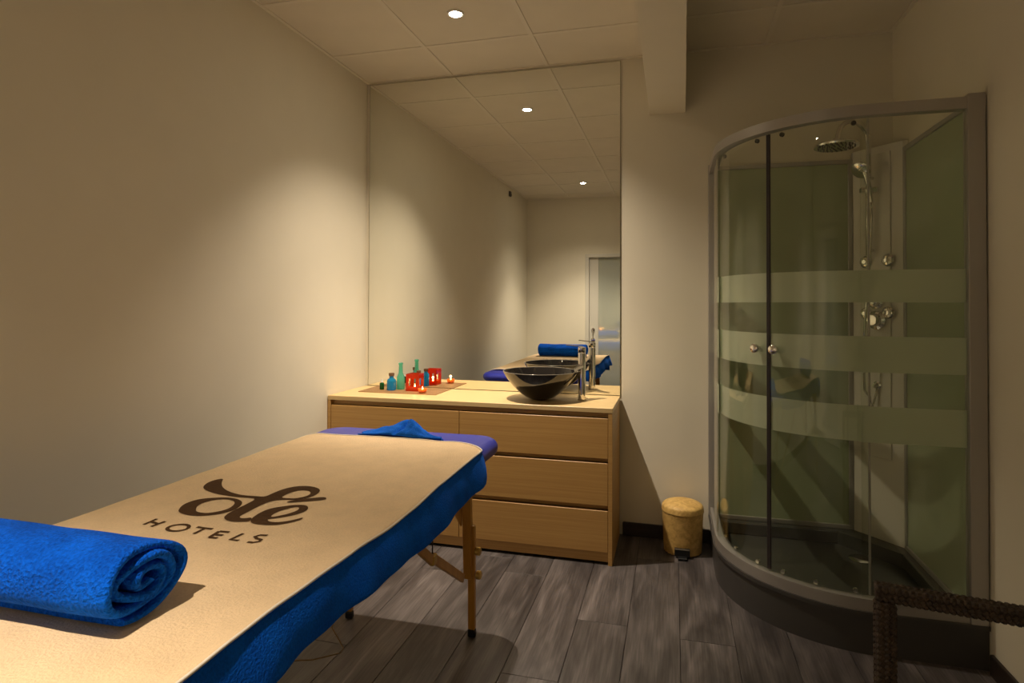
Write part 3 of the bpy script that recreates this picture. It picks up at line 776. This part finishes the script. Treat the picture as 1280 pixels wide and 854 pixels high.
prism(bm, [(2.70, -.07), (2.80, -.002), (2.975, -.002), (2.975, -.24), (2.915, -.30)], .0857, .1495)
obj('tray_ledge', bm, M_trayin, SH)
bm = BM(); lathe(bm, [(.052, 0), (.052, .004), (.046, .007), (.02, .008)], (2.755, -.245, .0856), 32); obj('drain_cover', bm, M_chrome, SH, smooth=True, angle=40)
# rails
bm = BM(); band(bm, .004, .040, .160, .204); obj('bottom_rail', bm, M_alu, SH, smooth=True, angle=30)
bm = BM(); band(bm, .000, .040, 2.010, 2.052); obj('top_rail', bm, M_alu, SH, smooth=True, angle=30)
bm = BM(); box(bm, (SX0-.004, -.030, .160), (SX0+.038, -.001, 2.060), .002); obj('wall_post', bm, M_alu, SH)
bm = BM(); box(bm, (2.918, FY-.004, .160), (2.974, FY+.036, 2.062), .002); obj('wall_post', bm, M_alu, SH)
# glass panes (thin curved shells) with frosted bands
BZ = ((1.308, 1.430), (1.045, 1.180), (.783, .918))
def shell(pts, z0, z1, th):
    bm = BM(); n = len(pts); P = [Vector((*p, 0)) for p in pts]; out = []
    for i in range(n):
        d = (P[min(i+1, n-1)]-P[max(i-1, 0)]).normalized(); nr = Vector((d.y, -d.x, 0))
        out.append((P[i]+nr*th/2, P[i]-nr*th/2))
    V = [[bm.verts.new((a.x, a.y, z0)), bm.verts.new((a.x, a.y, z1)), bm.verts.new((b.x, b.y, z1)), bm.verts.new((b.x, b.y, z0))] for a, b in out]
    for p, q in zip(V, V[1:]):
        for k in range(4): bm.faces.new((p[k], p[(k+1) % 4], q[(k+1) % 4], q[k]))
    bm.faces.new(V[0]); bm.faces.new(list(reversed(V[-1])))
    return bm
def pane(name, pts, z0, z1, side_off):
    g = obj(name, shell(pts, z0, z1, .005), M_glass, SH, smooth=True, angle=30)
    P = [Vector((*p, 0)) for p in pts]; q = []
    for i in range(len(P)):
        d = (P[min(i+1, len(P)-1)]-P[max(i-1, 0)]).normalized(); nr = Vector((d.y, -d.x, 0))
        c = P[i]-nr*.0032*side_off; q.append((c.x, c.y))
    for a, b in BZ: obj('frosted_band', shell(q, a, b, .0008), M_frost, g, smooth=True, angle=30)
    return g
R1, R2 = AR-.014, AR-.028
pane('fixed_pane', [(SX0+.014, -.031), (SX0+.014, -.20), (SX0+.014, -.39)]+arc_pts(R1, 180, 186, 3)[1:], .205, 2.009, 1)
pane('fixed_pane', arc_pts(R1, 264, 270, 3)+[(2.75, FY+.014), (2.917, FY+.014)], .205, 2.009, 1)
d1 = pane('sliding_door', arc_pts(R2, 183.5, 226.2, 22), .212, 2.004, 1)
d2 = pane('sliding_door', arc_pts(R2, 227.2, 267, 22), .212, 2.004, 1)
for d, ang in ((d1, 226.4), (d2, 227.3)):
    a = math.radians(ang); c = (AC[0]+R2*math.cos(a), AC[1]+R2*math.sin(a))
    b = BM(); tube(b, [(c[0], c[1], .212), (c[0], c[1], 2.004)], .0052, 8); obj('door_seal', b, M_seal, d)
a = math.radians(267.1); c = (AC[0]+R2*math.cos(a), AC[1]+R2*math.sin(a))
b = BM(); box(b, (c[0]-.003, c[1]-.004, .212), (c[0]+.004, c[1]+.005, 2.004), .001); obj('door_seal', b, M_alu, d2, label='pale seal strip')
for d, ang in ((d1, 222.0), (d2, 231.0)):
    a = math.radians(ang); n_ = Vector((math.cos(a), math.sin(a), 0)); c = Vector((AC[0], AC[1], 1.116))+n_*(R2+.0035)
    b = BM(); lathe(b, [(.008, 0), (.008, .016), (.017, .019), (.019, .024), (.019, .034), (.015, .037)], c, 24, n_)
    lathe(b, [(.008, 0), (.008, .012), (.016, .015), (.016, .028)], c-n_*.007, 20, -n_); obj('door_knob', b, M_chrome, d, smooth=True, angle=40)
for d, angs in ((d1, (190, 204, 220)), (d2, (233, 247, 262))):
    for ang in angs:
        for zz, s in ((.206, 1), (2.006, -1)):
            a = math.radians(ang); n_ = Vector((math.cos(a), math.sin(a), 0)); c = Vector((AC[0], AC[1], zz+.012*s))+n_*(R2-.003)
            if zz > 1 and ang in (204, 247): continue
            b = BM(); lathe(b, [(.009, 0), (.009, .010), (.006, .013)], c, 14, -n_); obj('roller', b, M_seal if zz > 1 else M_chrome, d, smooth=True, angle=40)
# green back panels in thin frames
def framed(x0, y0, x1, y1, z0, z1, name='back_panel'):
    p, q = Vector((x0, y0, 0)), Vector((x1, y1, 0)); d = (q-p).normalized(); u = Vector((0, 0, 1))
    b = BM(); beam_between(b, p+u*(z0+z1)/2, q+u*(z0+z1)/2, .006, z1-z0, (0, 0, 1), 0); g = obj(name, b, M_gpanel, SH)
    b = BM(); w = .022
    beam_between(b, p+u*(z1-w/2), q+u*(z1-w/2), .022, w, (0, 0, 1), .002); beam_between(b, p+u*(z0+w/2), q+u*(z0+w/2), .022, w, (0, 0, 1), .002)
    for c in (p, q): 
        cc_ = c + (d if c is p else -d)*w/2
        box(b, (cc_.x-.011, cc_.y-.011, z0+w), (cc_.x+.011, cc_.y+.011, z1-w), .002)
    obj('panel_frame', b, M_alu, g)
framed(2.100, -.022, 2.785, -.022, .151, 2.050)
framed(2.955, -.235, 2.955, FY+.040, .151, 2.050)
# corner column set diagonally
ca, cb = Vector((2.786, -.030, 0)), Vector((2.950, -.222, 0)); dcol = (cb-ca).normalized(); ncol = Vector((-dcol.y, dcol.x, 0)) 
if ncol.dot(Vector((-1, -1, 0))) < 0: ncol = -ncol
bm = BM(); prism(bm, [(ca.x, ca.y), (cb.x, cb.y), (2.974, -.222), (2.974, -.003), (2.786, -.003)], .150, 2.085); COLM = obj('corner_column', bm, M_column, SH)
bm = BM(); p1, p2 = ca+dcol*.085, ca+dcol*.195; mid = (p1+p2)/2
beam_between(bm, p1+ncol*.004+Vector((0, 0, 1.3)), p2+ncol*.004+Vector((0, 0, 1.3)), .006, 1.50, (0, 0, 1), .002); obj('column_face', bm, M_column, COLM)
CC = (ca+cb)/2
def onc(s, z, off=0): return CC + dcol*s + ncol*off + Vector((0, 0, z))
# fixtures
def fixture(name, prof, c, n=24): 
    b = BM(); lathe(b, prof, c, n, ncol); return obj(name, b, M_chrome, COLM, smooth=True, angle=40)
for s, z in ((-.052, 1.515), (.060, 1.517), (-.052, 1.257), (.060, 1.262)):
    fixture('body_jet', [(.030, 0), (.030, .008), (.024, .014), (.022, .012), (.012, .014), (.010, .020)], onc(s, z, .008))
fixture('mixer_dial', [(.044, 0), (.046, .012), (.032, .020), (.030, .040), (.024, .046)], onc(.004, 1.225, .008), 32)
fixture('mixer_dial', [(.034, 0), (.036, .010), (.026, .016), (.024, .034), (.018, .038)], onc(.0, 1.315, .008), 32)
HS = BM(); tube(HS, [onc(-.018, 1.545, .045), onc(-.018, 1.95, .045)], .009, 14)
tube(HS, [onc(-.018, 1.57, .0), onc(-.018, 1.57, .045)], .008, 12); tube(HS, [onc(-.018, 1.93, .0), onc(-.018, 1.93, .045)], .008, 12)
obj('slide_rail', HS, M_chrome, COLM, smooth=True)
arm = BM(); ap = [onc(-.012, 1.93, .045), onc(-.012, 2.07, .045)]
for i in range(1, 11):
    a = PI*i/10; ap.append(onc(-.012-.016*i/10, 2.10+.095*math.sin(a), .045+.105*(1-math.cos(a))))
ap.append(onc(-.030, 2.095, .26))
tube(arm, ap, .0115, 14); obj('overhead_arm', arm, M_chrome, COLM, smooth=True)
hc = onc(-.030, 2.070, .260)
b = BM(); lathe(b, [(.014, .03), (.020, .014), (.05, .006), (.096, .002), (.100, -.004), (.098, -.012), (.02, -.013)], hc, 40); hd_ = obj('shower_head', b, M_chrome, COLM, smooth=True, angle=40)
b = BM()
for rr, m in ((.02, 6), (.04, 12), (.06, 18), (.08, 24)):
    for i in range(m): lathe(b, [(.0032, 0), (.0022, -.004)], hc+Vector((rr*math.cos(2*PI*i/m), rr*math.sin(2*PI*i/m), -.013)), 6)
o = obj('nozzles', b, M_seal, COLM); o['kind'] = 'stuff'
b = BM(); c0 = onc(-.015, 1.865, .060)
box(b, tuple(c0-Vector((.028, .018, .014))), tuple(c0+Vector((.045, .018, .014))), .006, 2); obj('hand_shower_holder', b, M_chrome, COLM, smooth=True, angle=40)
b = BM(); tube(b, [onc(.018, 1.80, .072), onc(.012, 1.88, .080), onc(.0, 1.955, .092)], [.010, .011, .015], 14)
lathe(b, [(.020, -.006), (.044, .0), (.046, .012), (.040, .017)], onc(-.012, 1.965, .098), 28, (ncol*.75+Vector((0, 0, -.6)))); obj('hand_shower', b, M_chrome, COLM, smooth=True, angle=40)
b = BM(); hp = []
for i in range(31):
    q = i/30; hp.append(onc(.022+.012*math.sin(q*5)-.055*q**1.6*0+(-.03*q), 1.80-.92*q, .072+.03*math.sin(q*PI)))
hp += [onc(-.010, .85, .05), onc(.0, .80, .045), onc(.004, .86, .02), onc(.004, .90, .010)]
tube(b, hp, .0062, 10); obj('hose', b, M_chrome, COLM, smooth=True)
fixture('hose_outlet', [(.020, 0), (.020, .01), (.012, .014), (.012, .03)], onc(.004, .905, .002))

# ================================================================== RATTAN ARMCHAIR (arm in view at lower right)
RC = thing('rattan_armchair', 'dark brown woven rattan armchair whose arm and front post show at lower right', 'armchair', (2.55, -2.35, 0))
M_rat = wood('dark_rattan', (.022, .013, .008), (.07, .042, .024), (60, 60, 60), .6, bstr=.2)
def woven_bar(name, path, w, h, upv, par=RC):
    # core bar wrapped by flat strands crossing over and under: each side carries two plaited rows
    p0, p1 = Vector(path[0]), Vector(path[1]); d = p1-p0; L = d.length; d.normalize()
    s = d.cross(Vector(upv)).normalized(); u = s.cross(d)
    bm = BM(); beam_between(bm, p0, p1, w*.86, h*.86, upv, .002)
    pitch_ = .0115; n = int(L/pitch_)
    def stitch(c, along, across, out, la, lb):
        # small pillow-shaped strand piece
        vs = []
        for a, b_, k in ((-1, -1, 0), (1, -1, 0), (1, 1, 0), (-1, 1, 0)):
            vs.append(bm.verts.new(c+along*a*la+across*b_*lb))
        vt = [bm.verts.new(c+along*a*la*.55+across*b_*lb*.7+out*.0028) for a, b_ in ((-1, -1), (1, -1), (1, 1), (-1, 1))]
        bm.faces.new(vt)
        for i in range(4): bm.faces.new((vs[i], vs[(i+1) % 4], vt[(i+1) % 4], vt[i]))
    for (out, across, dist, wid) in ((s, u, w*.43, h), (-s, u, w*.43, h), (u, s, h*.43, w), (-u, s, h*.43, w)):
        cols = 3
        for k in range(n):
            for c_ in range(cols):
                off = (c_-(cols-1)/2)*wid/cols*.92
                aa = (d+across*(.7 if (c_ % 2) else -.7)).normalized(); ac = out.cross(aa)
                stitch(p0+d*(pitch_*(k+.5+(.5 if c_ % 2 else 0)))+out*dist+across*off, aa, ac, out, pitch_*.52, wid/cols*.40)
    return obj(name, bm, M_rat, par)
p_post = Vector((2.316, -2.014, 0)); W_ = .036
woven_bar('front_post', [(p_post.x, p_post.y, .0), (p_post.x, p_post.y, .683)], W_, W_, (0, 1, 0))
adir = Vector((.27, .0702*1.0, 0)).normalized()
a0 = Vector((2.298, -2.012, .700)); a1 = a0 + Vector((.42, -.075, 0))
woven_bar('arm_rest', [a0, a1], .036, .030, (0, 0, 1))
woven_bar('rear_post', [(a1.x-.03, a1.y-.008, 0), (a1.x-.03, a1.y-.008, .682)], W_, W_, (0, 1, 0))
sd = Vector((a1.y-a0.y, -(a1.x-a0.x), 0)).normalized()  # towards the viewer side
q0 = Vector((2.302, -2.014, 0))+sd*.50+Vector((.12, 0, 0)); q1 = Vector((a1.x-.03, a1.y-.008, 0))+sd*.50
woven_bar('front_post', [q0+Vector((0, 0, 0)), q0+Vector((0, 0, .683))], W_, W_, (0, 1, 0))
woven_bar('rear_post', [q1, q1+Vector((0, 0, .682))], W_, W_, (0, 1, 0))
bm = BM()
pa, pb, pc, pd = Vector((2.325, -2.06, .36)), Vector((a1.x-.055, a1.y-.012, .36)), q1+Vector((-.02, .03, .36)), q0+Vector((.02, .03, .36))
prism(bm, [(pa.x, pa.y), (pb.x, pb.y), (pc.x, pc.y), (pd.x, pd.y)], .335, .375); obj('seat', bm, M_rat, RC)

# ================================================================== small wall sensor (seen in the mirror)
bm = BM(); box(bm, (.0005, -3.43, 2.585), (.022, -3.37, 2.645), .004, 2); box(bm, (.022, -3.415, 2.593), (.030, -3.385, 2.612), .003)
o = obj('wall_sensor', bm, M_grey); tag(o, 'small grey sensor box high on the left wall near the rear, seen in the mirror', 'sensor')
